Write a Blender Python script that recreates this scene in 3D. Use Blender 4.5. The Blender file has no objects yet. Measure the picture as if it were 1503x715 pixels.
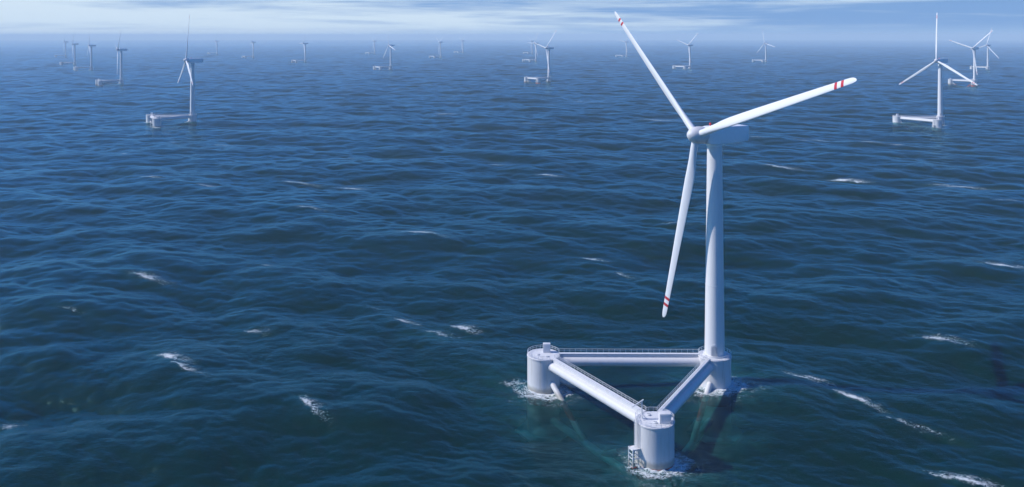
import bpy, bmesh, math, random
import numpy as np
from mathutils import Vector, Matrix

# ----------------------------------------------------------------- camera, sky, sun, exposure
S = bpy.context.scene
C = S.collection
CAM_H = 114.0
FPX, HOR, W0, H0 = 1270.0, 53.0, 1503.0, 715.0      # focal length and true horizon of the photograph
cd = bpy.data.cameras.new("camera")
cam = bpy.data.objects.new("camera", cd)
C.objects.link(cam)
cam.location = (0, 0, CAM_H)
cam.rotation_euler = (math.radians(90), 0, 0)
cd.sensor_width = 36.0
cd.lens = 36.0 * FPX / W0
cd.shift_y = (HOR - H0 / 2) / W0
cd.clip_start = 1.0
cd.clip_end = 90000.0
S.camera = cam

SUN_EL = math.radians(41)
SUN_DIR = Vector((-math.cos(SUN_EL), 0.02, math.sin(SUN_EL))).normalized()   # towards the sun
sl = bpy.data.lights.new("sun", 'SUN')
sl.energy = 5.0
sl.angle = math.radians(0.5)
sl.color = (1.0, 0.95, 0.905)
sun = bpy.data.objects.new("sun", sl)
C.objects.link(sun)
sun.location = (-200, 0, 300)
sun.rotation_euler = (-SUN_DIR).to_track_quat('-Z', 'Y').to_euler()

S.view_settings.view_transform = 'Standard'
S.view_settings.look = 'None'
S.view_settings.exposure = 0.0
S.view_settings.gamma = 1.0
S.view_settings.use_curve_mapping = False
S.cycles.max_bounces = 6
S.cycles.volume_bounces = 1
S.cycles.transparent_max_bounces = 12
S.cycles.use_denoising = True
S.cycles.sample_clamp_direct = 1.15

world = bpy.data.worlds.new("World")
S.world = world
world.use_nodes = True
wt = world.node_tree
wt.nodes.clear()


def nd(t, kind, **kw):
    n = t.nodes.new(kind)
    ins = kw.pop('ins', {})
    for k, v in kw.items():
        setattr(n, k, v)
    for k, v in ins.items():
        n.inputs[k].default_value = v
    return n


def math_n(t, op, a, b=None, c=None, clamp=False):
    n = t.nodes.new('ShaderNodeMath')
    n.operation = op
    n.use_clamp = clamp
    for i, v in enumerate((a, b, c)):
        if v is None:
            continue
        if isinstance(v, (int, float)):
            n.inputs[i].default_value = v
        else:
            t.links.new(v, n.inputs[i])
    return n.outputs[0]


def ramp(t, fac, lo, hi):
    n = t.nodes.new('ShaderNodeMapRange')
    n.interpolation_type = 'SMOOTHSTEP'
    n.inputs[1].default_value = lo
    n.inputs[2].default_value = hi
    t.links.new(fac, n.inputs[0])
    return n.outputs[0]


sky = nd(wt, 'ShaderNodeTexSky', sky_type='NISHITA', sun_disc=False)
sky.sun_elevation = SUN_EL
sky.sun_rotation = math.atan2(SUN_DIR.x, SUN_DIR.y)
sky.air_density = 1.0
sky.dust_density = 0.2
sky.ozone_density = 3.0
tint = nd(wt, 'ShaderNodeMix', data_type='RGBA', blend_type='MULTIPLY')
tint.inputs[0].default_value = 1.0
tint.inputs[7].default_value = (0.11, 0.90, 2.0, 1)
wt.links.new(sky.outputs[0], tint.inputs[6])
bg_sky = nd(wt, 'ShaderNodeBackground', ins={'Strength': 0.074})
wt.links.new(tint.outputs[2], bg_sky.inputs[0])
# low sky: hazy at the very horizon, clear blue above, long soft streaks of stratus, more of them to the left
geo = nd(wt, 'ShaderNodeTexCoord')
sep = nd(wt, 'ShaderNodeSeparateXYZ')
wt.links.new(geo.outputs['Generated'], sep.inputs[0])
az = math_n(wt, 'ARCTAN2', sep.outputs[0], sep.outputs[1])
el = math_n(wt, 'ARCSINE', sep.outputs[2])


def streaks(sa, se, off, dist):
    comb = nd(wt, 'ShaderNodeCombineXYZ')
    wt.links.new(math_n(wt, 'MULTIPLY', az, sa), comb.inputs[0])
    wt.links.new(math_n(wt, 'MULTIPLY', el, se), comb.inputs[1])
    comb.inputs[2].default_value = off
    n = nd(wt, 'ShaderNodeTexNoise', noise_dimensions='3D', ins={'Scale': 1.0, 'Detail': 7.0, 'Roughness': 0.55, 'Distortion': dist})
    wt.links.new(comb.outputs[0], n.inputs['Vector'])
    return n.outputs[0]


big = streaks(4.0, 60.0, 3.3, 0.3)
finer = streaks(9.0, 190.0, 7.1, 0.5)
cl = math_n(wt, 'ADD', math_n(wt, 'MULTIPLY', big, 0.72), math_n(wt, 'MULTIPLY', finer, 0.28))
cl = math_n(wt, 'ADD', cl, math_n(wt, 'MULTIPLY', az, -0.30))
mask = math_n(wt, 'MULTIPLY', ramp(wt, cl, 0.34, 0.64), ramp(wt, el, 0.09, 0.035))
mask = math_n(wt, 'MULTIPLY', mask, 0.92)
clear = nd(wt, 'ShaderNodeBackground', ins={'Color': (0.235, 0.435, 0.80, 1), 'Strength': 0.88})
cloud = nd(wt, 'ShaderNodeBackground', ins={'Color': (0.70, 0.84, 0.96, 1), 'Strength': 1.0})
hz_mix = nd(wt, 'ShaderNodeMix', data_type='RGBA')       # paler towards the left, where the cloud bank is
hz_mix.inputs[6].default_value = (0.72, 0.85, 0.97, 1)
hz_mix.inputs[7].default_value = (0.38, 0.58, 0.86, 1)
wt.links.new(ramp(wt, az, -0.42, 0.25), hz_mix.inputs[0])
horizon = nd(wt, 'ShaderNodeBackground', ins={'Strength': 0.95})
wt.links.new(hz_mix.outputs[2], horizon.inputs[0])


def mixs(fac, a, b):
    m = nd(wt, 'ShaderNodeMixShader')
    wt.links.new(fac, m.inputs[0])
    wt.links.new(a, m.inputs[1])
    wt.links.new(b, m.inputs[2])
    return m.outputs[0]


s1 = mixs(ramp(wt, el, 0.09, 0.04), bg_sky.outputs[0], clear.outputs[0])
s2 = mixs(mask, s1, cloud.outputs[0])
s3 = mixs(math_n(wt, 'MULTIPLY', ramp(wt, el, 0.016, -0.004), 0.9), s2, horizon.outputs[0])
wo = nd(wt, 'ShaderNodeOutputWorld')
wt.links.new(s3, wo.inputs[0])


# ----------------------------------------------------------------- helpers
def ground(px, py, z=0.0):
    d = FPX * (CAM_H - z) / (py - HOR)
    return (px - W0 / 2) * d / FPX, d


def new_mat(name):
    m = bpy.data.materials.new(name)
    m.use_nodes = True
    m.node_tree.nodes.clear()
    return m, m.node_tree


def link_obj(name, me, mat, parent=None):
    o = bpy.data.objects.new(name, me)
    C.objects.link(o)
    if mat is not None and not me.materials:
        me.materials.append(mat)
    if parent is not None:
        o.parent = parent
    return o


def obj(name, bm, mat, parent=None, smooth=True, angle=35):
    bmesh.ops.recalc_face_normals(bm, faces=bm.faces[:])
    if smooth:
        for f in bm.faces:
            f.smooth = True
        lim = math.radians(angle)
        for e in bm.edges:
            if len(e.link_faces) == 2 and e.calc_face_angle(0) > lim:
                e.smooth = False
    me = bpy.data.meshes.new(name)
    bm.to_mesh(me)
    bm.free()
    return link_obj(name, me, mat, parent)


# ----------------------------------------------------------------- platform layout (tower column is the origin)
TOWER = Vector((65.8, 281.0))
COLS = {'T': Vector((0, 0)), 'L': Vector((10.26 - 65.8, 281.5 - 281.0)), 'F': Vector((38.5 - 65.8, 233.5 - 281.0))}
COL_R, DECK = 5.25, 10.5

# every turbine: pixel of the tower foot, rotor phase, heave, how near (0 main, 1 near, 2 far), label
TURB = [
    (None, 19.0, 0.0, 0, "large white floating wind turbine in the foreground, red bands on its blade tips"),
    ((282.5, 180.5), 91, 0.0, 1, "white floating turbine rotor edge on, nearest one on the left half of the sea"),
    ((178, 124), 50, 0.0, 1, "pale turbine left of the nearest left one, one blade hanging down beside its tower"),
    ((134.3, 103), 95, 0.0, 1, "hazy floating turbine third from the left edge, thin blade straight up, platform reaching left"),
    ((109.8, 95), 60, 0.0, 2, "faint floating turbine second from the left edge, slim tower between two similar ones"),
    ((96.4, 83.5), 45, 0.0, 2, "faint floating turbine leftmost of all, at the far left of the horizon"),
    ((318.4, 79.5), 60, 0.0, 2, "tiny faint turbine right of the nearest left turbine, first of the far horizon row"),
    ((371.9, 85), 80, 0.0, 2, "small faint turbine midway between the nearest left turbine and the one with a leftward blade"),
    ((448, 91.5), 60, 0.0, 2, "small hazy turbine with one short blade pointing left, alone in the left middle distance"),
    ((550, 79.3), 30, 0.0, 2, "tiny faint turbine behind and left of the one whose blade droops left"),
    ((573.5, 102), 105, 0.0, 1, "white turbine with one blade drooping to the lower left, left of centre in middle distance"),
    ((646.7, 85), 30, 0.0, 2, "small faint turbine left of centre, one blade hanging beside its tower, white float at left"),
    ((679.4, 78), 30, 0.0, 2, "faintest far turbine, a thin tower alone at the middle of the horizon"),
    ((781.2, 79), 30, 0.0, 2, "faintest and leftmost of the three close turbines at the centre of the horizon"),
    ((786.6, 90.5), 59, 0.0, 2, "hazy turbine partly crossed by the raised left blade of the white centre turbine"),
    ((805.6, 121), 47, 2.2, 1, "white turbine at the centre of the sea, its float reaching left, blade to upper right"),
    ((919.5, 83.5), 50, 0.0, 2, "faint far turbine beside the raised thin blade of the foreground turbine"),
    ((1012.7, 101), 43, 0.0, 1, "hazy turbine just above the hub of the foreground turbine, blade to the upper right"),
    ((1124, 91), 105, 0.0, 2, "hazy turbine above the long sideways blade of the foreground turbine"),
    ((1380, 182.5), 92, 0.0, 1, "white turbine nearest on the right side, one blade straight up, two spread downward"),
    ((1430.5, 125.4), 42, 3.6, 1, "white turbine behind the nearest right one, red showing at the foot of its columns"),
    ((1450, 102), 75, 0.0, 1, "hazy turbine rightmost of all, close to the right edge, blades in an open Y"),
]
BASES = []
for t in TURB:
    BASES.append((TOWER.x, TOWER.y) if t[0] is None else ground(*t[0]))

# ----------------------------------------------------------------- the sea: a spectral wave field on a polar sheet
rng = np.random.default_rng(11)
LAM_P = 128.0
KP = 2 * math.pi / LAM_P
WDIR = math.atan2(-0.90, -0.44)
HS = 5.2
KX = 2 * math.pi / 10.0           # split between the two wave tiles


def spec(kx, ky):
    k = np.hypot(kx, ky)
    k[k == 0] = 1e-6
    th = np.arctan2(ky, kx)

    def lobe(d, p):
        return np.abs(np.cos((th - d) / 2)) ** p
    base = np.exp(-(KP / k) ** 2) / k ** 3.98
    hi = np.clip((k / KP - 1) / 6, 0, 1)
    D = (1 - hi) * (lobe(WDIR, 14) + 0.30 * lobe(WDIR + 0.9, 14)) + hi * (0.8 * lobe(WDIR - 0.12, 9) + 0.22 * lobe(WDIR + 0.8, 9))
    return base * D, k


def make_tile(L, N, kmin, kmax, cst=None):
    f = np.fft.fftfreq(N, 1.0 / N) * 2 * math.pi / L
    kx, ky = np.meshgrid(f, f, indexing='ij')
    P, k = spec(kx, ky)
    P = P * (k >= kmin) * (k < kmax)
    P[0, 0] = 0
    dk = (2 * math.pi / L) ** 2
    if cst is None:
        cst = (HS / 4) ** 2 / (P.sum() * dk)
    a = np.sqrt(P * cst * dk)
    g = (rng.normal(size=(N, N)) + 1j * rng.normal(size=(N, N)))
    return dict(L=L, N=N, h=a * g, kx=kx, ky=ky, k=k), cst


tileA, CST = make_tile(1733.0, 1024, 0.0, KX)
tileB, _ = make_tile(367.0, 1024, KX, 2 * math.pi / 0.75, CST)


def fields(tile, cell):
    filt = np.exp(-((tile['k'] * cell) / 2.2) ** 4)
    h = tile['h'] * filt
    n2 = tile['N'] ** 2
    k = np.maximum(tile['k'], 1e-6)
    out = []
    for q in (h, -1j * tile['kx'] / k * h, -1j * tile['ky'] / k * h):
        out.append((np.fft.ifft2(q).real * n2).astype(np.float32))
    return out


CHOP = 1.05
_cache = {}


def sample(tile, key, lev, x, y):
    if (key, lev) not in _cache:
        _cache[(key, lev)] = fields(tile, 0.4 * 2.0 ** lev)
    F = _cache[(key, lev)]
    N, L = tile['N'], tile['L']
    u = (x / L * N)
    v = (y / L * N)
    i0 = np.floor(u).astype(np.int64)
    j0 = np.floor(v).astype(np.int64)
    a = (u - i0).astype(np.float32)
    b = (v - j0).astype(np.float32)
    i1, j1 = (i0 + 1) % N, (j0 + 1) % N
    i0 %= N
    j0 %= N
    r = []
    for f in F:
        r.append((f[i0, j0] * (1 - a) + f[i1, j0] * a) * (1 - b) + (f[i0, j1] * (1 - a) + f[i1, j1] * a) * b)
    return r


def waves(x, y, cell):
    h = np.zeros(x.shape, np.float32)
    dx = np.zeros_like(h)
    dy = np.zeros_like(h)
    lev = np.clip(np.log2(cell / 0.4), 0, 9.0)
    l0 = np.floor(lev).astype(int)
    fr = (lev - l0).astype(np.float32)
    for l in range(0, 10):
        w = np.where(l0 == l, 1 - fr, 0) + np.where(l0 == l - 1, fr, 0)
        m = w > 0
        if not m.any():
            continue
        xs, ys, ws = x[m], y[m], w[m].astype(np.float32)
        tiles = [(tileA, 'A')]
        if 0.4 * 2.0 ** l < 12:
            tiles.append((tileB, 'B'))
        for t, key in tiles:
            r = sample(t, key, l, xs, ys)
            h[m] += ws * r[0]
            dx[m] += ws * r[1]
            dy[m] += ws * r[2]
    return h, dx * CHOP, dy * CHOP


fine = np.radians(np.linspace(-41, 41, 1360))
coarse = np.radians(np.linspace(41, 319, 150))[1:-1]
azs = np.concatenate([fine, coarse])
daz = np.concatenate([np.full(fine.size, fine[1] - fine[0]), np.full(coarse.size, coarse[1] - coarse[0])])
rad = np.concatenate([np.geomspace(4, 138, 24), np.geomspace(140, 10000, 1900), np.geomspace(10200, 26000, 60)])
drad = np.gradient(rad)
R_, A_ = np.meshgrid(rad, azs, indexing='ij')
X = (R_ * np.sin(A_)).ravel()
Y = (R_ * np.cos(A_)).ravel()
cell = np.maximum(drad[:, None], R_ * daz[None, :]).ravel()
hh, ddx, ddy = waves(X, Y, cell)

# foam: whitecaps on the crests and wash around the columns
CREST = np.array([0.90, -0.44])
ACROSS = np.array([0.44, 0.90])
CAPS = [  # pixel, half length along the crest (m), half width (m), density, tilt of the streak (deg)
    (180, 228, 3, 1.0, 1.0, 0), (203, 266, 9, 1.2, .85, -10), (188, 417, 7, 1.5, .9, -5), (245, 536, 4.5, 1.1, 1.1, -10),
    (290, 541, 6, .8, .75, -10), (460, 597, 3.5, 0.9, 0.95, -20), (478, 603, 4, .9, .7, -20), (355, 495, 4, 1.5, .6, 0),
    (38, 608, 2.5, 3, .55, 40), (664, 491, 4, 1.3, 1.0, -10), (605, 466, 4, .9, .8, -5), (640, 490, 5, 1.6, .6, 0),
    (625, 343, 9, 1.4, .95, 0), (865, 380, 4.5, 1.2, .9, -10), (910, 403, 6, 1.2, .6, -25), (520, 271, 11, 1.8, .9, 0),
    (430, 267, 15, 1.5, .75, 0), (310, 273, 9, 1.5, .7, 0), (797, 259, 8, 1.8, .95, -10), (725, 243, 11, 1.6, .75, 0),
    (862, 150, 24, 4, .7, 0), (655, 168, 22, 3.5, .75, 0), (772, 182, 18, 3, .65, 0), (965, 178, 20, 3.5, .85, 0),
    (1140, 248, 12, 1.8, .95, 0), (1235, 264, 8, 1.7, 1.25, 5), (1258, 266, 5, 1.4, 1.1, 0), (1200, 207, 26, 2.2, .75, 0),
    (1272, 213, 8, 1.8, .95, 0), (1318, 216, 11, 1.6, .8, 0), (1410, 274, 12, 1.5, .95, 0), (1388, 271, 9, 1.2, .8, 0),
    (1470, 393, 6, 1.5, 1.1, 0), (1380, 503, 4.5, 1.5, .95, -15), (1172, 548, 4, .9, .95, -15), (1190, 553, 3.5, .8, .8, -15),
    (1232, 583, 3.5, .8, .9, -25), (1247, 592, 4.5, .9, 1.1, -25), (1318, 622, 4, .8, .6, -20), (1422, 704, 4.2, 1.0, 1.25, -10),
    (1385, 697, 3, .8, .95, -10), (1355, 640, 5, .8, .5, -20), (450, 311, 10, 1.6, .6, 0), (600, 195, 16, 2.2, .6, 0),
    (330, 213, 12, 2.0, .65, 0), (560, 445, 5, .8, .4, 0), (745, 570, 3.5, 1.5, .7, 20), (1100, 205, 20, 2, .55, 0),
    (1480, 300, 10, 1.3, .6, 0), (80, 470, 6, .9, .4, 0), (990, 330, 8, 1.1, .5, 0), (400, 385, 7, .9, .45, 0),
    (1330, 150, 18, 2.5, .5, 0), (1130, 178, 14, 2.2, .5, 0), (250, 210, 10, 2.0, .5, 0), (520, 230, 10, 1.8, .5, 0)]
foam = np.zeros(X.size, np.float32)
aer = np.zeros(X.size, np.float32)
for (px, py, hl, hw, den, tilt) in CAPS:
    den *= 0.86
    hw *= 0.9
    gx, gy = ground(px, py)
    s = np.linspace(-1, 1, 41) * min(14, 3 + 0.012 * gy)          # let the cap sit on the nearest crest
    ch, _, _ = waves(gx + s * ACROSS[0], gy + s * ACROSS[1], np.full(41, 1.0 + 0.002 * gy))
    b = int(np.argmax(ch - 0.04 * np.abs(s)))
    gx, gy = gx + s[b] * ACROSS[0], gy + s[b] * ACROSS[1]
    ca, sa = math.cos(math.radians(tilt)), math.sin(math.radians(tilt))
    cx, cy = CREST[0] * ca - CREST[1] * sa, CREST[0] * sa + CREST[1] * ca
    m = (np.abs(X - gx) < hl * 3.2) & (np.abs(Y - gy) < hl * 3.2)
    lx, ly = X[m] - gx, Y[m] - gy
    u = (lx * cx + ly * cy) / (hl * 1.4)
    v = (-lx * cy + ly * cx) / (hw * 1.1)
    v = v + 0.35 * np.sin(u * 3.1 + px) + 0.22 * np.sin(u * 8.3 + py)
    vv = np.where(v > 0, v / 2.3, v * 1.25)                        # the back of the crest trails spent foam
    f = np.maximum(1.1 * den * np.exp(-(u ** 2) * 1.3 - vv ** 2 * 1.5), 0.52 * den * np.exp(-((u - .3) / 1.7) ** 2 - (vv / 1.9) ** 2))
    foam[m] = np.maximum(foam[m], f)
    aer[m] = np.maximum(aer[m], 0.55 * den * np.exp(-(u ** 2) / 2.6 - (v - 0.6) ** 2 / 7.0))

# milky wash and the clear, sheltered water round the foreground platform
for (px, py, ra, rb, v_) in ((778, 628, 9, 5, .75), (760, 610, 6, 4, .6), (840, 622, 7, 4, .5), (880, 655, 10, 4, .6), (915, 678, 7, 4, .7),
                             (1050, 612, 10, 6, .8), (1075, 640, 9, 6, .6), (1040, 660, 7, 6, .5), (1022, 600, 6, 4, .6), (940, 560, 9, 5, .35),
                             (660, 497, 10, 4, .5), (630, 490, 9, 4, .45), (990, 575, 7, 5, .5)):
    gx, gy = ground(px, py)
    m = (np.abs(X - gx) < 30) & (np.abs(Y - gy) < 30)
    q = ((X[m] - gx) / ra) ** 2 + ((Y[m] - gy) / rb) ** 2
    aer[m] = np.maximum(aer[m], v_ * np.exp(-q))
clr = np.zeros(X.size, np.float32)
calm = np.ones(X.size, np.float32)
for (bx, by), t in zip(BASES, TURB):
    main = t[3] == 0
    if by > 3200:
        continue
    for c in COLS.values():
        cx, cy = bx + c.x, by + c.y
        m = (np.abs(X - cx) < 40) & (np.abs(Y - cy) < 40)
        lx, ly = X[m] - cx, Y[m] - cy
        rr = np.hypot(lx, ly)
        an = np.arctan2(ly, lx)
        lump = 0.55 * np.sin(an * 3 + cx) + 0.35 * np.sin(an * 7 + cy) + 0.2 * np.sin(an * 13 + cx * 2)
        side = 0.75 - 0.45 * np.sin(an) + 0.25 * np.cos(an + .6)
        e = (rr - COL_R) / (2.0 + 0.8 * lump)
        f = 1.2 * np.exp(-np.clip(e, 0, None) ** 1.4) * np.clip(side, .25, 1.3)
        g = 0.72 * np.exp(-((rr - COL_R - 2.9 - 1.3 * lump) / 2.1) ** 2) * np.clip(side, .2, 1.2)
        g2 = (0.20 if main else 0.0) * np.exp(-((rr - COL_R - 7.0 - 2.5 * lump) / 4.0) ** 2) * np.clip(side, .3, 1.2)
        f = np.maximum(np.maximum(f, g), g2) * (1.0 if main else 0.75)
        foam[m] = np.maximum(foam[m], f)
        aer[m] = np.maximum(aer[m], (1.0 if main else 0.5) * np.exp(-np.clip(rr - COL_R - 1.5, 0, None) / 8.5))
        if main:
            hh[m] += 0.45 * np.exp(-((rr - COL_R - 0.8) / 1.3) ** 2) * np.clip(side, .1, 1.2) * (0.6 + 0.5 * np.sin(an * 9 + cx) + .4 * np.sin(an * 17 + rr * 2))
    if main:
        ctr = (COLS['L'] + COLS['F'] + COLS['T']) / 3
        rr = np.hypot(X - bx - ctr.x, Y - by - ctr.y)
        clr = np.exp(-(rr / 42.0) ** 4).astype(np.float32)
        calm = (1 - 0.65 * np.exp(-(rr / 45.0) ** 4)).astype(np.float32)

n_r, n_a = rad.size, azs.size
co = np.empty((X.size, 3), np.float32)
co[:, 0] = X + ddx * calm
co[:, 1] = Y + ddy * calm
co[:, 2] = hh * calm
idx = np.arange(n_r * n_a, dtype=np.int32).reshape(n_r, n_a)
nxt = np.roll(idx, -1, axis=1)
quads = np.stack([idx[:-1], idx[1:], nxt[1:], nxt[:-1]], axis=-1).reshape(-1, 4)[:, ::-1]
cap = idx[0][::-1]
nq = quads.shape[0]
me = bpy.data.meshes.new("sea")
me.vertices.add(X.size)
me.vertices.foreach_set("co", co.ravel())
me.loops.add(nq * 4 + n_a)
me.loops.foreach_set("vertex_index", np.concatenate([quads.ravel(), cap]).astype(np.int32))
me.polygons.add(nq + 1)
me.polygons.foreach_set("loop_start", np.concatenate([np.arange(nq + 1, dtype=np.int32) * 4]).astype(np.int32))
me.polygons.foreach_set("use_smooth", np.ones(nq + 1, bool))
me.update(calc_edges=True)
for nm, arr in (("foam", foam), ("aerated", aer), ("clear", clr)):
    at = me.attributes.new(nm, 'FLOAT', 'POINT')
    at.data.foreach_set("value", arr.astype(np.float32))

m_sea, t = new_mat("sea_water")
pos = nd(t, 'ShaderNodeNewGeometry')
mp = nd(t, 'ShaderNodeMapping', vector_type='POINT')
mp.inputs['Rotation'].default_value = (0, 0, math.radians(26))
mp.inputs['Scale'].default_value = (0.55, 1.0, 1.0)
t.links.new(pos.outputs['Position'], mp.inputs['Vector'])
na = nd(t, 'ShaderNodeTexNoise', ins={'Scale': 0.30, 'Detail': 4.0, 'Roughness': 0.55, 'Distortion': 0.4})
nb = nd(t, 'ShaderNodeTexNoise', ins={'Scale': 1.1, 'Detail': 4.0, 'Roughness': 0.6, 'Distortion': 0.3})
for n in (na, nb):
    t.links.new(mp.outputs[0], n.inputs['Vector'])
bsum = math_n(t, 'ADD', math_n(t, 'MULTIPLY', na.outputs[0], 1.0), math_n(t, 'MULTIPLY', nb.outputs[0], 0.55))
bump = nd(t, 'ShaderNodeBump', ins={'Strength': 1.0, 'Distance': 0.29})
gn = nd(t, 'ShaderNodeTexNoise', ins={'Scale': 0.011, 'Detail': 3.0, 'Roughness': 0.55, 'Distortion': 0.8})   # gusts: rougher and slicker patches
t.links.new(mp.outputs[0], gn.inputs['Vector'])
gust = math_n(t, 'MULTIPLY_ADD', ramp(t, gn.outputs[0], 0.36, 0.64), 1.0, 0.35)
t.links.new(math_n(t, 'MULTIPLY', bsum, gust), bump.inputs['Height'])
att_a = nd(t, 'ShaderNodeAttribute', attribute_name='aerated')
att_f = nd(t, 'ShaderNodeAttribute', attribute_name='foam')
# water body: dark blue-green, milky turquoise where air is mixed in
wn = nd(t, 'ShaderNodeTexNoise', ins={'Scale': 0.16, 'Detail': 6.0, 'Roughness': 0.65, 'Distortion': 1.6})
t.links.new(pos.outputs['Position'], wn.inputs['Vector'])
milk = math_n(t, 'MULTIPLY', att_a.outputs['Fac'], ramp(t, wn.outputs[0], 0.34, 0.60), clamp=True)
body = nd(t, 'ShaderNodeMix', data_type='RGBA')
body.inputs[6].default_value = (0.0003, 0.022, 0.016, 1)
body.inputs[7].default_value = (0.020, 0.135, 0.135, 1)
t.links.new(milk, body.inputs[0])
dif = nd(t, 'ShaderNodeBsdfDiffuse')
t.links.new(body.outputs[2], dif.inputs['Color'])
t.links.new(bump.outputs[0], dif.inputs['Normal'])
tr = nd(t, 'ShaderNodeBsdfTransparent', ins={'Color': (0.72, 0.92, 0.95, 1)})
att_c = nd(t, 'ShaderNodeAttribute', attribute_name='clear')
mxt = nd(t, 'ShaderNodeMixShader')
t.links.new(math_n(t, 'ADD', 0.28, math_n(t, 'MULTIPLY', att_c.outputs['Fac'], 0.24)), mxt.inputs[0])
t.links.new(dif.outputs[0], mxt.inputs[1])
t.links.new(tr.outputs[0], mxt.inputs[2])
gl = nd(t, 'ShaderNodeBsdfGlossy', ins={'Roughness': 0.26, 'Color': (0.38, 0.68, 0.72, 1)})
t.links.new(bump.outputs[0], gl.inputs['Normal'])
fr = nd(t, 'ShaderNodeFresnel', ins={'IOR': 1.333})
t.links.new(bump.outputs[0], fr.inputs['Normal'])
mxw = nd(t, 'ShaderNodeMixShader')
t.links.new(fr.outputs[0], mxw.inputs[0])
t.links.new(mxt.outputs[0], mxw.inputs[1])
t.links.new(gl.outputs[0], mxw.inputs[2])
# foam
fn = nd(t, 'ShaderNodeTexNoise', ins={'Scale': 0.85, 'Detail': 10.0, 'Roughness': 0.74, 'Distortion': 1.5})
t.links.new(mp.outputs[0], fn.inputs['Vector'])
rn = nd(t, 'ShaderNodeTexNoise', ins={'Scale': 0.55, 'Detail': 5.0, 'Roughness': 0.6, 'Distortion': 2.2})
t.links.new(pos.outputs['Position'], rn.inputs['Vector'])
ridge = math_n(t, 'SUBTRACT', 1.0, math_n(t, 'ABSOLUTE', math_n(t, 'MULTIPLY_ADD', rn.outputs[0], 4.4, -2.2)))
ridge = math_n(t, 'POWER', math_n(t, 'MAXIMUM', ridge, 0.0), 2.0)          # thin threads of foam between open cells
tex = math_n(t, 'ADD', math_n(t, 'MULTIPLY', math_n(t, 'SUBTRACT', fn.outputs[0], 0.5), 2.6), math_n(t, 'MULTIPLY_ADD', ridge, 0.75, -0.38))
ff = math_n(t, 'ADD', att_f.outputs['Fac'], tex)
ffr = math_n(t, 'MULTIPLY', ramp(t, ff, 0.34, 1.30), ramp(t, att_f.outputs['Fac'], 0.05, 0.35))
ffr = math_n(t, 'MULTIPLY', ffr, 0.84)
foam_b = nd(t, 'ShaderNodeBsdfDiffuse', ins={'Color': (0.78, 0.82, 0.84, 1)})
fb = nd(t, 'ShaderNodeBump', ins={'Strength': 0.8, 'Distance': 0.6})
t.links.new(fn.outputs[0], fb.inputs['Height'])
t.links.new(fb.outputs[0], foam_b.inputs['Normal'])
mxf = nd(t, 'ShaderNodeMixShader')
t.links.new(ffr, mxf.inputs[0])
t.links.new(mxw.outputs[0], mxf.inputs[1])
t.links.new(foam_b.outputs[0], mxf.inputs[2])
out = nd(t, 'ShaderNodeOutputMaterial')
t.links.new(mxf.outputs[0], out.inputs['Surface'])
sea = link_obj("sea", me, m_sea)
sea['kind'] = 'structure'
sea['label'] = "dark blue green open sea with wind waves and scattered whitecaps"


def box_mesh(bm, lo, hi):
    x0, y0, z0 = lo
    x1, y1, z1 = hi
    v = [bm.verts.new(p) for p in ((x0, y0, z0), (x1, y0, z0), (x1, y1, z0), (x0, y1, z0),
                                   (x0, y0, z1), (x1, y0, z1), (x1, y1, z1), (x0, y1, z1))]
    for f in ((0, 3, 2, 1), (4, 5, 6, 7), (0, 1, 5, 4), (1, 2, 6, 5), (2, 3, 7, 6), (3, 0, 4, 7)):
        bm.faces.new([v[i] for i in f])


# added near-black floor standing in for unlit depth, and the body of water over it near the foreground turbine
m_bed, t = new_mat("unlit_depth_black")
b = nd(t, 'ShaderNodeBsdfDiffuse', ins={'Color': (0.002, 0.006, 0.009, 1)})  # darkness of deep water put into the floor colour
out = nd(t, 'ShaderNodeOutputMaterial')
t.links.new(b.outputs[0], out.inputs[0])
bm = bmesh.new()
vs = [bm.verts.new((x, y, -46)) for x, y in ((-26000, -26000), (26000, -26000), (26000, 26000), (-26000, 26000))]
bm.faces.new(vs)
bed = obj("dark_depth_floor", bm, m_bed, smooth=False)
bed['kind'] = 'structure'
m_vol, t = new_mat("water_column")
va = nd(t, 'ShaderNodeVolumeAbsorption', ins={'Color': (0.08, 0.68, 0.72, 1), 'Density': 0.11})
out = nd(t, 'ShaderNodeOutputMaterial')
t.links.new(va.outputs[0], out.inputs['Volume'])
bm = bmesh.new()
box_mesh(bm, (-160, 130, -44), (260, 460, -2.2))
wb = obj("water", bm, m_vol, smooth=False)
wb['kind'] = 'structure'

# haze: one closed box of even, pale air
m_hz, t = new_mat("sea_haze")
pv = nd(t, 'ShaderNodeVolumePrincipled')
pv.inputs['Color'].default_value = (0.74, 0.90, 1.0, 1)
pv.inputs['Density'].default_value = 0.000108
pv.inputs['Anisotropy'].default_value = 0.0
out = nd(t, 'ShaderNodeOutputMaterial')
t.links.new(pv.outputs[0], out.inputs['Volume'])
bm = bmesh.new()
box_mesh(bm, (-26500, -26500, -47), (26500, 26500, 150))
hz = obj("haze", bm, m_hz, smooth=False)
hz['kind'] = 'stuff'
hz['label'] = "pale blue sea haze fading the far turbines and the horizon"


STRIPE_SLANT = -0.22
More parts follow.
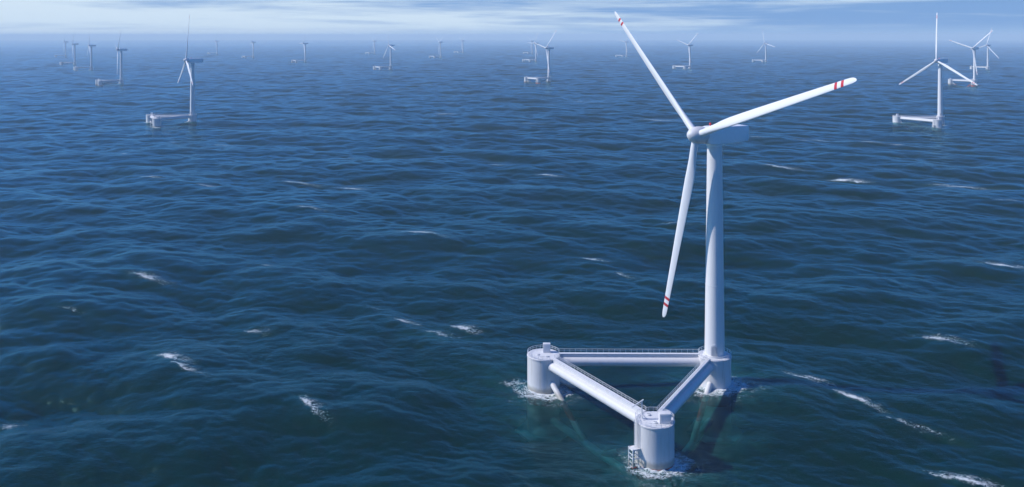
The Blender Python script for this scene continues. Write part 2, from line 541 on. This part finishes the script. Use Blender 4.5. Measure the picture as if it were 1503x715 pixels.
# ----------------------------------------------------------------- turbine materials
def paint(name, col, rough, antifoul=False, stripes=False, grime=0.10, streak=0.0):
    m, t = new_mat(name)
    tc = nd(t, 'ShaderNodeTexCoord')
    sp = nd(t, 'ShaderNodeSeparateXYZ')
    t.links.new(tc.outputs['Object'], sp.inputs[0])
    no = nd(t, 'ShaderNodeTexNoise', ins={'Scale': 0.7, 'Detail': 6.0, 'Roughness': 0.65})
    mp = nd(t, 'ShaderNodeMapping')
    mp.inputs['Scale'].default_value = (1.6, 1.6, 0.16) if streak else (1, 1, 1)
    t.links.new(tc.outputs['Object'], mp.inputs[0])
    t.links.new(mp.outputs[0], no.inputs['Vector'])
    mix = nd(t, 'ShaderNodeMix', data_type='RGBA')
    mix.inputs[6].default_value = tuple(col) + (1,)
    mix.inputs[7].default_value = (col[0] * .72, col[1] * .69, col[2] * .64, 1)
    g = math_n(t, 'MULTIPLY', ramp(t, no.outputs[0], 0.45, 0.8), grime * 4, clamp=True)
    t.links.new(g, mix.inputs[0])
    c = mix.outputs[2]
    if antifoul:
        n2 = nd(t, 'ShaderNodeTexNoise', ins={'Scale': 1.3, 'Detail': 4.0})
        t.links.new(tc.outputs['Object'], n2.inputs['Vector'])
        # tide mark: a dirty band above the paint edge
        zz = math_n(t, 'ADD', sp.outputs[2], math_n(t, 'MULTIPLY', n2.outputs[0], 0.9))
        tide = nd(t, 'ShaderNodeMix', data_type='RGBA')
        t.links.new(math_n(t, 'MULTIPLY', ramp(t, zz, 2.3, 0.9), 0.72), tide.inputs[0])
        t.links.new(c, tide.inputs[6])
        tide.inputs[7].default_value = (0.24, 0.22, 0.17, 1)
        red = nd(t, 'ShaderNodeMix', data_type='RGBA')
        t.links.new(ramp(t, math_n(t, 'ADD', sp.outputs[2], math_n(t, 'MULTIPLY', n2.outputs[0], 0.12)), -0.35, -0.42), red.inputs[0])
        t.links.new(tide.outputs[2], red.inputs[6])
        red.inputs[7].default_value = (0.42, 0.055, 0.035, 1)
        low_ = nd(t, 'ShaderNodeMix', data_type='RGBA')              # red band at the waterline, pale hull below it
        t.links.new(ramp(t, sp.outputs[2], -4.2, -4.4), low_.inputs[0])
        t.links.new(red.outputs[2], low_.inputs[6])
        low_.inputs[7].default_value = (0.50, 0.47, 0.42, 1)
        c = low_.outputs[2]
    if stripes:
        z = sp.outputs[2]
        a = None
        for r in (55.45, 57.65):
            d = math_n(t, 'ABSOLUTE', math_n(t, 'SUBTRACT', math_n(t, 'ADD', z, math_n(t, 'MULTIPLY', sp.outputs[0], STRIPE_SLANT)), r))
            s = math_n(t, 'LESS_THAN', d, 0.46)
            a = s if a is None else math_n(t, 'MAXIMUM', a, s)
        red = nd(t, 'ShaderNodeMix', data_type='RGBA')
        t.links.new(a, red.inputs[0])
        t.links.new(c, red.inputs[6])
        red.inputs[7].default_value = (0.46, 0.016, 0.026, 1)
        c = red.outputs[2]
    p = nd(t, 'ShaderNodeBsdfPrincipled')
    t.links.new(c, p.inputs['Base Color'])
    rr = math_n(t, 'ADD', math_n(t, 'MULTIPLY', no.outputs[0], 0.25), rough - 0.12)
    t.links.new(rr, p.inputs['Roughness'])
    o = nd(t, 'ShaderNodeOutputMaterial')
    t.links.new(p.outputs[0], o.inputs[0])
    return m


M_WHITE = paint("white_paint", (0.60, 0.60, 0.61), 0.42)
M_TOWER = paint("tower_paint", (0.66, 0.66, 0.66), 0.38, grime=0.07, streak=1)
M_HULL = paint("hull_paint", (0.58, 0.58, 0.59), 0.45, antifoul=True, grime=0.20, streak=1)
M_DECK = paint("deck_paint", (0.60, 0.61, 0.63), 0.6, grime=0.16)
M_BLADE = paint("blade_gelcoat", (0.68, 0.69, 0.70), 0.32, stripes=True, grime=0.04)
M_STEEL = paint("galvanised_steel", (0.52, 0.54, 0.56), 0.5, grime=0.12)
M_BOAT = paint("landing_paint", (0.61, 0.62, 0.63), 0.5, antifoul=True, grime=0.12)
M_NAC = paint("nacelle_gelcoat", (0.80, 0.81, 0.82), 0.38, grime=0.06)
M_DOOR = paint("door_grey", (0.36, 0.38, 0.41), 0.5)
M_DARK = paint("dark_metal", (0.06, 0.07, 0.08), 0.5)
M_RED = paint("red_lamp_glass", (0.60, 0.05, 0.06), 0.25)


# ----------------------------------------------------------------- mesh builders
def frame_of(d):
    d = d.normalized()
    up = Vector((0, 0, 1)) if abs(d.z) < 0.95 else Vector((1, 0, 0))
    a = d.cross(up).normalized()
    return a, a.cross(d).normalized()


def tube(bm, p0, p1, r0, r1=None, seg=10, caps=True):
    p0, p1 = Vector(p0), Vector(p1)
    r1 = r0 if r1 is None else r1
    a, b = frame_of(p1 - p0)
    rings = []
    for p, r in ((p0, r0), (p1, r1)):
        rings.append([bm.verts.new(p + a * (r * math.cos(2 * math.pi * i / seg)) + b * (r * math.sin(2 * math.pi * i / seg))) for i in range(seg)])
    for i in range(seg):
        j = (i + 1) % seg
        bm.faces.new((rings[0][i], rings[0][j], rings[1][j], rings[1][i]))
    if caps:
        bm.faces.new(rings[0])
        bm.faces.new(rings[1])


def lathe(bm, prof, c=(0, 0), seg=48, mat=None):
    rings = []
    mat = mat or Matrix.Identity(4)
    for r, z in prof:
        rings.append([bm.verts.new(mat @ Vector((c[0] + r * math.cos(2 * math.pi * i / seg), c[1] + r * math.sin(2 * math.pi * i / seg), z))) for i in range(seg)])
    for k in range(len(rings) - 1):
        for i in range(seg):
            j = (i + 1) % seg
            bm.faces.new((rings[k][i], rings[k][j], rings[k + 1][j], rings[k + 1][i]))
    bm.faces.new(rings[0])
    bm.faces.new(rings[-1])


def bar(bm, p0, p1, w, h, up=(0, 0, 1)):
    """box beam from p0 to p1, w wide, h high, centred"""
    p0, p1, up = Vector(p0), Vector(p1), Vector(up)
    d = (p1 - p0).normalized()
    s = d.cross(up).normalized()
    u = s.cross(d).normalized()
    v = []
    for p in (p0, p1):
        for a, b in ((-1, -1), (1, -1), (1, 1), (-1, 1)):
            v.append(bm.verts.new(p + s * (a * w / 2) + u * (b * h / 2)))
    for f in ((0, 1, 2, 3), (7, 6, 5, 4), (0, 4, 5, 1), (1, 5, 6, 2), (2, 6, 7, 3), (3, 7, 4, 0)):
        bm.faces.new([v[i] for i in f])


def v3(p, z):
    return Vector((p.x, p.y, z))


def bevel_box(bm, lo, hi, w=0.12):
    b2 = bmesh.new()
    box_mesh(b2, lo, hi)
    bmesh.ops.bevel(b2, geom=b2.edges[:], offset=w, segments=2, affect='EDGES', profile=0.6)
    tmp = bpy.data.meshes.new("tmp")
    b2.to_mesh(tmp)
    b2.free()
    bm.from_mesh(tmp)
    bpy.data.meshes.remove(tmp)


AX = (math.radians(30.6), math.radians(3.9))
A_DIR = Vector((-math.cos(AX[0]) * math.cos(AX[1]), -math.sin(AX[0]) * math.cos(AX[1]), math.sin(AX[1])))   # upwind
U_DIR = Vector((math.sin(AX[0]), -math.cos(AX[0]), 0))
V_DIR = A_DIR.cross(U_DIR)
if V_DIR.z < 0:
    V_DIR = -V_DIR
HUB = Vector((0, 0, 81.78)) + A_DIR * 7.88
ROT = Matrix((A_DIR, -U_DIR, V_DIR)).transposed().to_4x4()      # local x = upwind, z = up in the rotor plane
if ROT.determinant() < 0:
    ROT = Matrix((A_DIR, U_DIR, V_DIR)).transposed().to_4x4()
YAW = Matrix.Rotation(math.atan2(A_DIR.y, A_DIR.x), 4, 'Z')       # nacelle frame, x = upwind, level


def blade_matrix(phase_deg):
    ph = math.radians(phase_deg)
    d = U_DIR * math.cos(ph) + V_DIR * math.sin(ph)
    t_ = A_DIR.cross(d)
    M = Matrix((t_, A_DIR, d)).transposed().to_4x4()               # local x chordwise, y upwind, z along the blade
    if M.determinant() < 0:
        M = Matrix((-t_, A_DIR, d)).transposed().to_4x4()
    M.translation = HUB
    return M


def blade_bm():
    bm = bmesh.new()
    L = 62.2
    secs = [(1.6, 2.2, 1.0, 0), (3.2, 2.2, 1.0, 0), (5.0, 2.35, 0.93, 6), (8.0, 2.465, 0.734, 11), (11.5, 3.06, 0.497, 14), (15, 3.272, 0.389, 14), (20, 3.188, 0.335, 12), (26, 2.975, 0.302, 10),
            (32, 2.762, 0.281, 9), (38, 2.55, 0.259, 8), (44, 2.337, 0.238, 7), (50, 2.125, 0.227, 6), (55, 1.938, 0.216, 6), (59, 1.785, 0.205, 5), (60.6, 1.657, 0.194, 5), (61.4, 1.36, 0.184, 5), (61.9, 0.935, 0.173, 5), (62.15, 0.51, 0.162, 5), (62.2, 0.17, 0.162, 5)]
    n = 28
    rings = []
    for (z, ch, th, tw) in secs:
        k = min(1.0, max(0.0, (z - 3.2) / 8.0))                   # 0 round root, 1 aerofoil
        off = -0.16 * ch * k
        tw = -math.radians(tw + 5 * min(1.0, z / 10))
        bend = -0.45 * (z / L) ** 2                                  # slight prebend upwind
        ring = []
        for i in range(n):
            a = 2 * math.pi * i / n
            xc = math.cos(a) * 0.5
            yc = math.sin(a) * 0.5
            xa = math.cos(a) * 0.5
            s = max(0.0, 0.5 - xa)                                 # 0 trailing edge .. 1 leading edge
            ya = math.sin(a) * 0.5 * (0.25 + 0.95 * s ** 0.6 * (1.15 - 0.35 * s)) if abs(math.sin(a)) > 1e-6 else 0
            x = (xc * (1 - k) + xa * k) * ch - off
            y = (yc * (1 - k) + ya * k) * ch * th
            ring.append(bm.verts.new((x * math.cos(tw) - y * math.sin(tw), x * math.sin(tw) + y * math.cos(tw) + bend, z)))
        rings.append(ring)
    for k in range(len(rings) - 1):
        for i in range(n):
            j = (i + 1) % n
            bm.faces.new((rings[k][i], rings[k][j], rings[k + 1][j], rings[k + 1][i]))
    bm.faces.new(rings[0])
    bm.faces.new(rings[-1])
    return bm


def rail_arcs(c, r, z, gaps, h=1.15):
    """guard rail round a deck, one mesh for every unbroken arc"""
    n = 72

    def blocked(i):
        a = (math.degrees(2 * math.pi * (i + .5) / n)) % 360
        return any((a - g0) % 360 < (g1 - g0) % 360 for g0, g1 in gaps)
    P = lambda i, zz: Vector((c.x + r * math.cos(2 * math.pi * i / n), c.y + r * math.sin(2 * math.pi * i / n), zz))
    start = next(i for i in range(n) if blocked(i))
    runs, cur = [], None
    for k in range(n + 1):
        i = (start + k) % n
        if blocked(i):
            if cur is not None and cur[1] - cur[0] >= 2:
                runs.append(cur)
            cur = None
        else:
            j = start + k
            cur = [j, j + 1] if cur is None else [cur[0], j + 1]
    out = []
    for i0, i1 in runs:
        bm = bmesh.new()
        for i in range(i0, i1):
            for zz, rr in ((z + h, .055), (z + h * .55, .04)):
                tube(bm, P(i, zz), P(i + 1, zz), rr, seg=6)
        for i in list(range(i0, i1, 3)) + [i1]:
            tube(bm, P(i, z), P(i, z + h), .045, seg=6)
        out.append(bm)
    return out


def label(o, lab=None, cat=None, group=None):
    if lab:
        o['label'] = lab
    if cat:
        o['category'] = cat
    if group:
        o['group'] = group


GROUP = "floating wind turbines on the sea"
root = bpy.data.objects.new("floating_wind_turbine", None)
C.objects.link(root)
root.empty_display_size = 5
root.location = (TOWER.x, TOWER.y, 0)
label(root, TURB[0][4], "wind turbine", GROUP)
ESSENTIAL = {'column', 'tower', 'nacelle', 'rotor_hub', 'blade', 'main_beam', 'walkway'}
MIDDLE = ESSENTIAL | {'brace'}

# columns with deck, cap rim, rail
ang = lambda a, b: math.degrees(math.atan2((b - a).y, (b - a).x))
col_obj = {}
for key, c in COLS.items():
    bm = bmesh.new()
    lathe(bm, [(COL_R, -14.0), (COL_R, 10.05), (COL_R + .14, 10.08), (COL_R + .14, 10.42), (COL_R + .02, DECK), (COL_R - 0.5, DECK)], (c.x, c.y), 72)
    co_ = obj("column", bm, M_HULL, root)
    col_obj[key] = co_
    bm = bmesh.new()
    lathe(bm, [(COL_R - .25, DECK - .02), (COL_R - .25, DECK + .06)], (c.x, c.y), 64)
    obj("deck", bm, M_DECK, co_)
    oth = [q for k2, q in COLS.items() if k2 != key]
    gaps = [(ang(c, q) - 9, ang(c, q) + 9) for q in oth]
    if key == 'F':
        gaps.append((196, 222))
    for arc in rail_arcs(c, COL_R - .05, DECK, gaps):
        obj("railing", arc, M_WHITE, co_)
    bm = bmesh.new()
    lathe(bm, [(9.2, -14.6), (9.2, -14.0)], (c.x, c.y), 6)
    obj("heave_plate", bm, M_WHITE, co_, smooth=False)

# beams, walkways, lower beams, braces
TUBE_Z, TUBE_R = 8.15, 1.42
PAIRS = [('L', 'T', 1), ('L', 'F', 1), ('F', 'T', 1)]
ctr = (COLS['L'] + COLS['F'] + COLS['T']) / 3
for a, b, _ in PAIRS:
    p, q = COLS[a], COLS[b]
    d = (q - p).normalized()
    nrm = Vector((-d.y, d.x))
    inner = 1 if nrm.dot(ctr - p) > 0 else -1
    side = -inner if (a, b) == ('L', 'T') else inner
    bm = bmesh.new()
    s0, s1 = p + d * (COL_R - .25), q - d * (COL_R - .25)
    tube(bm, v3(s0, TUBE_Z), v3(s1, TUBE_Z), TUBE_R, seg=40)
    tube(bm, v3(p + d * (COL_R - .3), TUBE_Z), v3(p + d * (COL_R + .55), TUBE_Z), TUBE_R + .1, seg=40)
    tube(bm, v3(q - d * (COL_R + .55), TUBE_Z), v3(q - d * (COL_R - .3), TUBE_Z), TUBE_R + .1, seg=40)
    obj("main_beam", bm, M_WHITE, root)
    w0, w1 = p + d * (COL_R - .3), q - d * (COL_R - .3)
    off = nrm * (side * 0.55)
    bm = bmesh.new()
    bar(bm, v3(w0 + off, DECK + .10), v3(w1 + off, DECK + .10), 1.25, .22)
    bm2 = bmesh.new()
    bar(bm2, v3(w0 + off * .6, DECK - .62), v3(w1 + off * .6, DECK - .62), .55, 1.18)
    Lw = (w1 - w0).length
    wk = obj("walkway", bm, M_DECK, root, smooth=False)
    obj("support_web", bm2, M_WHITE, wk, smooth=False)
    bm = bmesh.new()
    e = off + nrm * (side * .60)
    zt = DECK + .17
    for zz, rr in ((1.15, .055), (.62, .04)):
        tube(bm, v3(w0 + e, zt + zz), v3(w1 + e, zt + zz), rr, seg=6)
    n = int(Lw / 1.8)
    for i in range(n + 1):
        m_ = w0 + e + d * (Lw * i / n)
        tube(bm, v3(m_, zt - .1), v3(m_, zt + 1.15), .045, seg=6)
    obj("railing", bm, M_WHITE, wk)
    bm = bmesh.new()
    tube(bm, v3(s0, -9.0), v3(s1, -9.0), 1.1, seg=24)
    obj("lower_beam", bm, M_WHITE, root)
    for s, e_ in ((p, q), (q, p)):
        dd = (e_ - s)
        bm = bmesh.new()
        tube(bm, v3(s + dd.normalized() * (COL_R - .3), 1.0 if s == COLS['F'] else 2.9), v3(s + dd * .42, -8.8), .92, seg=28)
        obj("brace", bm, M_HULL, root)

# tower with flange, base ring, door
bm = bmesh.new()
prof = [(3.75, DECK - .1), (3.75, DECK + .55), (3.25, DECK + .6)]
zt0, zt1 = DECK + .6, 79.4
for i in range(41):
    f = i / 40
    prof.append((3.2 + (2.38 - 3.2) * f, zt0 + (zt1 - zt0) * f))
    if i in (13, 27):
        r = prof[-1][0]
        z = prof[-1][1]
        prof += [(r + .05, z + .02), (r + .05, z + .22), (r, z + .24)]
lathe(bm, prof, (0, 0), 72)
tower = obj("tower", bm, M_TOWER, root)


def curved_panel(bm, r0, a0, w, z0, z1, arch, thick):
    """arched plate on the tower wall, facing angle a0"""
    n = 14
    pts = [(-w / 2, z0), (w / 2, z0)]
    for i in range(n + 1):
        t_ = math.pi * i / n
        pts.append((w / 2 * math.cos(t_), z1 - w / 2 + arch * w / 2 * math.sin(t_)))
    def P(u, z, r):
        a = a0 + u / r0
        return Vector((r * math.cos(a), r * math.sin(a), z))
    f = [bm.verts.new(P(u, z, r0 + thick)) for u, z in pts]
    b_ = [bm.verts.new(P(u, z, r0 - .3)) for u, z in pts]
    bm.faces.new(f)
    k = len(pts)
    for i in range(k):
        bm.faces.new((f[i], f[(i + 1) % k], b_[(i + 1) % k], b_[i]))


A_DOOR = math.radians(-104)
bm = bmesh.new()
curved_panel(bm, 3.2, A_DOOR, 2.2, DECK + .5, DECK + 4.3, 1, .16)
dr = obj("door", bm, M_WHITE, tower, smooth=False)
bm = bmesh.new()
curved_panel(bm, 3.2, A_DOOR, 1.5, DECK + .7, DECK + 3.85, 1, .19)
# (the leaf is its own plate, just proud of the frame)
dl = obj("door_leaf", bm, M_DOOR, tower, smooth=False)

# nacelle
bm = bmesh.new()
# stations along x (upwind +): half width, bottom z, top z, rounding
N0 = 81.9
st = [(4.6, 2.05, N0 - 2.25, N0 + 2.3), (3.9, 2.5, N0 - 2.7, N0 + 2.65), (2.0, 2.75, N0 - 2.9, N0 + 2.85), (-4, 2.8, N0 - 2.9, N0 + 2.85), (-9.5, 2.75, N0 - 2.75, N0 + 2.75), (-12.6, 2.6, N0 - 2.5, N0 + 2.6), (-13.1, 2.3, N0 - 2.1, N0 + 2.35)]
rings = []
for x, hw, zb, zt_ in st:
    ring = []
    rc = 0.42
    cx, cz = hw - rc, (zt_ - zb) / 2 - rc
    mid = (zt_ + zb) / 2
    for q, (sx, sz) in enumerate(((1, 1), (-1, 1), (-1, -1), (1, -1))):
        for i in range(6):
            a = math.pi / 2 * (q + i / 5)
            ring.append(bm.verts.new(YAW @ Vector((x, sx * cx + rc * math.cos(a), mid + sz * cz + rc * math.sin(a)))))
    rings.append(ring)
for k in range(len(rings) - 1):
    n = len(rings[k])
    for i in range(n):
        j = (i + 1) % n
        bm.faces.new((rings[k][i], rings[k][j], rings[k + 1][j], rings[k + 1][i]))
bm.faces.new(rings[0])
bm.faces.new(rings[-1])
lathe(bm, [(2.5, 78.4), (2.55, 78.7), (2.55, 79.3)], (0, 0), 48)     # yaw bearing
nac = obj("nacelle", bm, M_NAC, root)
bm = bmesh.new()
tube(bm, YAW @ Vector((1.6, -.3, N0 + 2.8)), YAW @ Vector((1.6, -.3, N0 + 3.25)), .22, seg=12)
lathe(bm, [(.30, 0), (.38, .12), (.38, .5), (.28, .72), (.1, .8)], (0, 0), 16, Matrix.Translation(YAW @ Vector((1.6, -.3, N0 + 3.25))))
obj("warning_light", bm, M_RED, nac)
bm = bmesh.new()
tube(bm, YAW @ Vector((-5.2, .4, N0 + 2.8)), YAW @ Vector((-5.2, .4, N0 + 5.0)), .07, seg=8)
tube(bm, YAW @ Vector((-5.2, .05, N0 + 4.6)), YAW @ Vector((-5.2, .75, N0 + 4.6)), .05, seg=6)
tube(bm, YAW @ Vector((-5.2, .75, N0 + 4.55)), YAW @ Vector((-5.2, .75, N0 + 4.95)), .1, seg=8)
obj("wind_sensor", bm, M_STEEL, nac)

# rotor hub: spinner cone, three blade collars, neck ring (upwind = local +x)
bm = bmesh.new()
LX = Matrix(((0, 0, 1, 0), (1, 0, 0, 0), (0, 1, 0, 0), (0, 0, 0, 1)))   # lathe axis z -> x
prof = [(2.3, -3.6), (2.3, -2.7), (2.72, -2.6), (2.78, -1.5), (2.74, -.2), (2.55, .9), (2.1, 1.95), (1.42, 2.8), (.72, 3.3), (.12, 3.5)]
HM = Matrix.Translation(HUB) @ ROT @ LX
lathe(bm, prof, (0, 0), 56, HM)
hub = obj("rotor_hub", bm, M_WHITE, root)

bl_mesh = None
for k in range(3):
    if bl_mesh is None:
        o = obj("blade", blade_bm(), M_BLADE, root)
        bl_mesh = o.data
        bm = bmesh.new()
        lathe(bm, [(1.12, 1.2), (1.28, 1.25), (1.28, 2.05), (1.10, 2.1)], (0, 0), 40)
        cl_ = obj("blade_collar", bm, M_WHITE, o)
    else:
        o2 = o.copy()
        C.objects.link(o2)
        o2.parent = root
        c2 = cl_.copy()
        C.objects.link(c2)
        c2.parent = o2
        o = o2
    o.matrix_local = blade_matrix(TURB[0][1] + 120 * k)

# equipment on the decks
cL, cF = COLS['L'], COLS['F']
bm = bmesh.new()
bevel_box(bm, (cL.x - .1, cL.y + 1.0, DECK + .05), (cL.x + 2.3, cL.y + 2.6, DECK + 2.9), .1)
obj("equipment_cabinet", bm, M_WHITE, root)
bm = bmesh.new()
bevel_box(bm, (cF.x + .9, cF.y - 2.9, DECK + .05), (cF.x + 4.0, cF.y - .5, DECK + 2.7), .1)
cab = obj("equipment_cabinet", bm, M_WHITE, root)
bm = bmesh.new()
box_mesh(bm, (cF.x + 1.25, cF.y - 2.94, DECK + .45), (cF.x + 3.65, cF.y - 2.89, DECK + 2.35))
obj("cabinet_door", bm, M_DECK, cab, smooth=False)
for hx, hy in ((-1.2, 2.6), (-.2, -2.2)):
    bm = bmesh.new()
    lathe(bm, [(.55, DECK + .05), (.55, DECK + .3), (.45, DECK + .38)], (cF.x + hx, cF.y + hy), 20)
    bar(bm, (cF.x + hx - .45, cF.y + hy, DECK + .5), (cF.x + hx + .45, cF.y + hy, DECK + .5), .1, .1)
    obj("hatch", bm, M_STEEL, root)
for hx, hy in ((-1.8, -.8), (1.2, -2.4)):
    bm = bmesh.new()
    lathe(bm, [(.5, DECK + .05), (.5, DECK + .28), (.4, DECK + .36)], (cL.x + hx, cL.y + hy), 20)
    obj("hatch", bm, M_STEEL, root)
# davit crane
bm = bmesh.new()
pb = Vector((cF.x - 3.4, cF.y + .4, DECK))
tube(bm, pb, pb + Vector((0, 0, 5.0)), .2, .17, seg=12)
for dx, dy in ((1.1, .5), (-.9, .8), (.2, -1.1)):
    tube(bm, pb + Vector((dx, dy, .05)), pb + Vector((0, 0, 1.6)), .09, seg=8)
tube(bm, pb + Vector((.5, .2, 5.15)), pb + Vector((-2.7, -.6, 3.5)), .17, .13, seg=10)
tube(bm, pb + Vector((-2.7, -.6, 3.5)), pb + Vector((-2.7, -.6, 2.9)), .04, seg=6)
obj("davit_crane", bm, M_WHITE, root)
# ladder with safety hoops, on the left front of the column
la = math.radians(205)
ld = Vector((math.cos(la), math.sin(la), 0))
ls = Vector((-ld.y, ld.x, 0))
cF3 = v3(cF, 0)
bm = bmesh.new()
base = cF3 + ld * (COL_R + .35)
for s in (-.36, .36):
    bar(bm, base + ls * s + Vector((0, 0, 1.0)), base + ls * s + Vector((0, 0, DECK + 1.2)), .1, .1, up=ld)
z = 1.2
while z < DECK + .4:
    tube(bm, base - ls * .36 + Vector((0, 0, z)), base + ls * .36 + Vector((0, 0, z)), .035, seg=6)
    z += .34
lad = obj("ladder", bm, M_WHITE, root)
bm = bmesh.new()
z = 4.4
while z < DECK + 1.2:
    prev = None
    for i in range(11):
        a = math.radians(-100 + 20 * i)
        p = base + ls * (.62 * math.sin(a)) + ld * (.2 + .62 * math.cos(a)) + Vector((0, 0, z))
        if prev:
            tube(bm, prev, p, .04, seg=5)
        prev = p
    z += .85
for i in (1, 3, 5, 7, 9):
    a = math.radians(-100 + 20 * i)
    p = base + ls * (.62 * math.sin(a)) + ld * (.2 + .62 * math.cos(a))
    tube(bm, p + Vector((0, 0, 4.4)), p + Vector((0, 0, DECK + 1.1)), .03, seg=5)
obj("safety_cage", bm, M_WHITE, lad)
# boat landing: two bumper posts, cross members, struts to the hull
bm = bmesh.new()
for s in (-1.0, 1.0):
    q = cF3 + ld * (COL_R + 2.3) + ls * s
    tube(bm, q + Vector((0, 0, -2.5)), q + Vector((0, 0, 4.4)), .2, seg=12)
    for zz in (-.6, 1.7, 3.9):
        tube(bm, q + Vector((0, 0, zz)), cF3 + ld * (COL_R - .2) + ls * s * .9 + Vector((0, 0, zz)), .13, seg=8)
    tube(bm, q + Vector((0, 0, 3.9)), cF3 + ld * (COL_R - .2) + ls * s * .9 + Vector((0, 0, 1.7)), .1, seg=8)
for zz in (-.6, .5, 1.7, 2.8, 3.9):
    q = cF3 + ld * (COL_R + 2.3) + Vector((0, 0, zz))
    tube(bm, q - ls, q + ls, .1, seg=8)
bar(bm, cF3 + ld * (COL_R + .1) + Vector((0, 0, 4.2)), cF3 + ld * (COL_R + 2.5) + Vector((0, 0, 4.2)), 2.3, .08)
obj("boat_landing", bm, M_BOAT, root)

# ----------------------------------------------------------------- the other turbines of the farm
parts = list(root.children)
for i, (foot, phase, heave, lod, lab) in enumerate(TURB):
    if i == 0:
        continue
    r = root.copy()
    C.objects.link(r)
    x, y = BASES[i]
    r.location = (x, y, heave)
    r['label'] = lab
    k = 0
    keep = ESSENTIAL if lod == 2 else None
    for p in parts:
        kind = p.name.split('.')[0]
        if keep is not None and kind not in keep:
            continue
        c = p.copy()
        C.objects.link(c)
        c.parent = r
        if kind == 'blade':
            c.matrix_local = blade_matrix(phase + 120 * k)
            k += 1
        if lod == 2:
            continue
        for g in p.children:
            d = g.copy()
            C.objects.link(d)
            d.parent = c
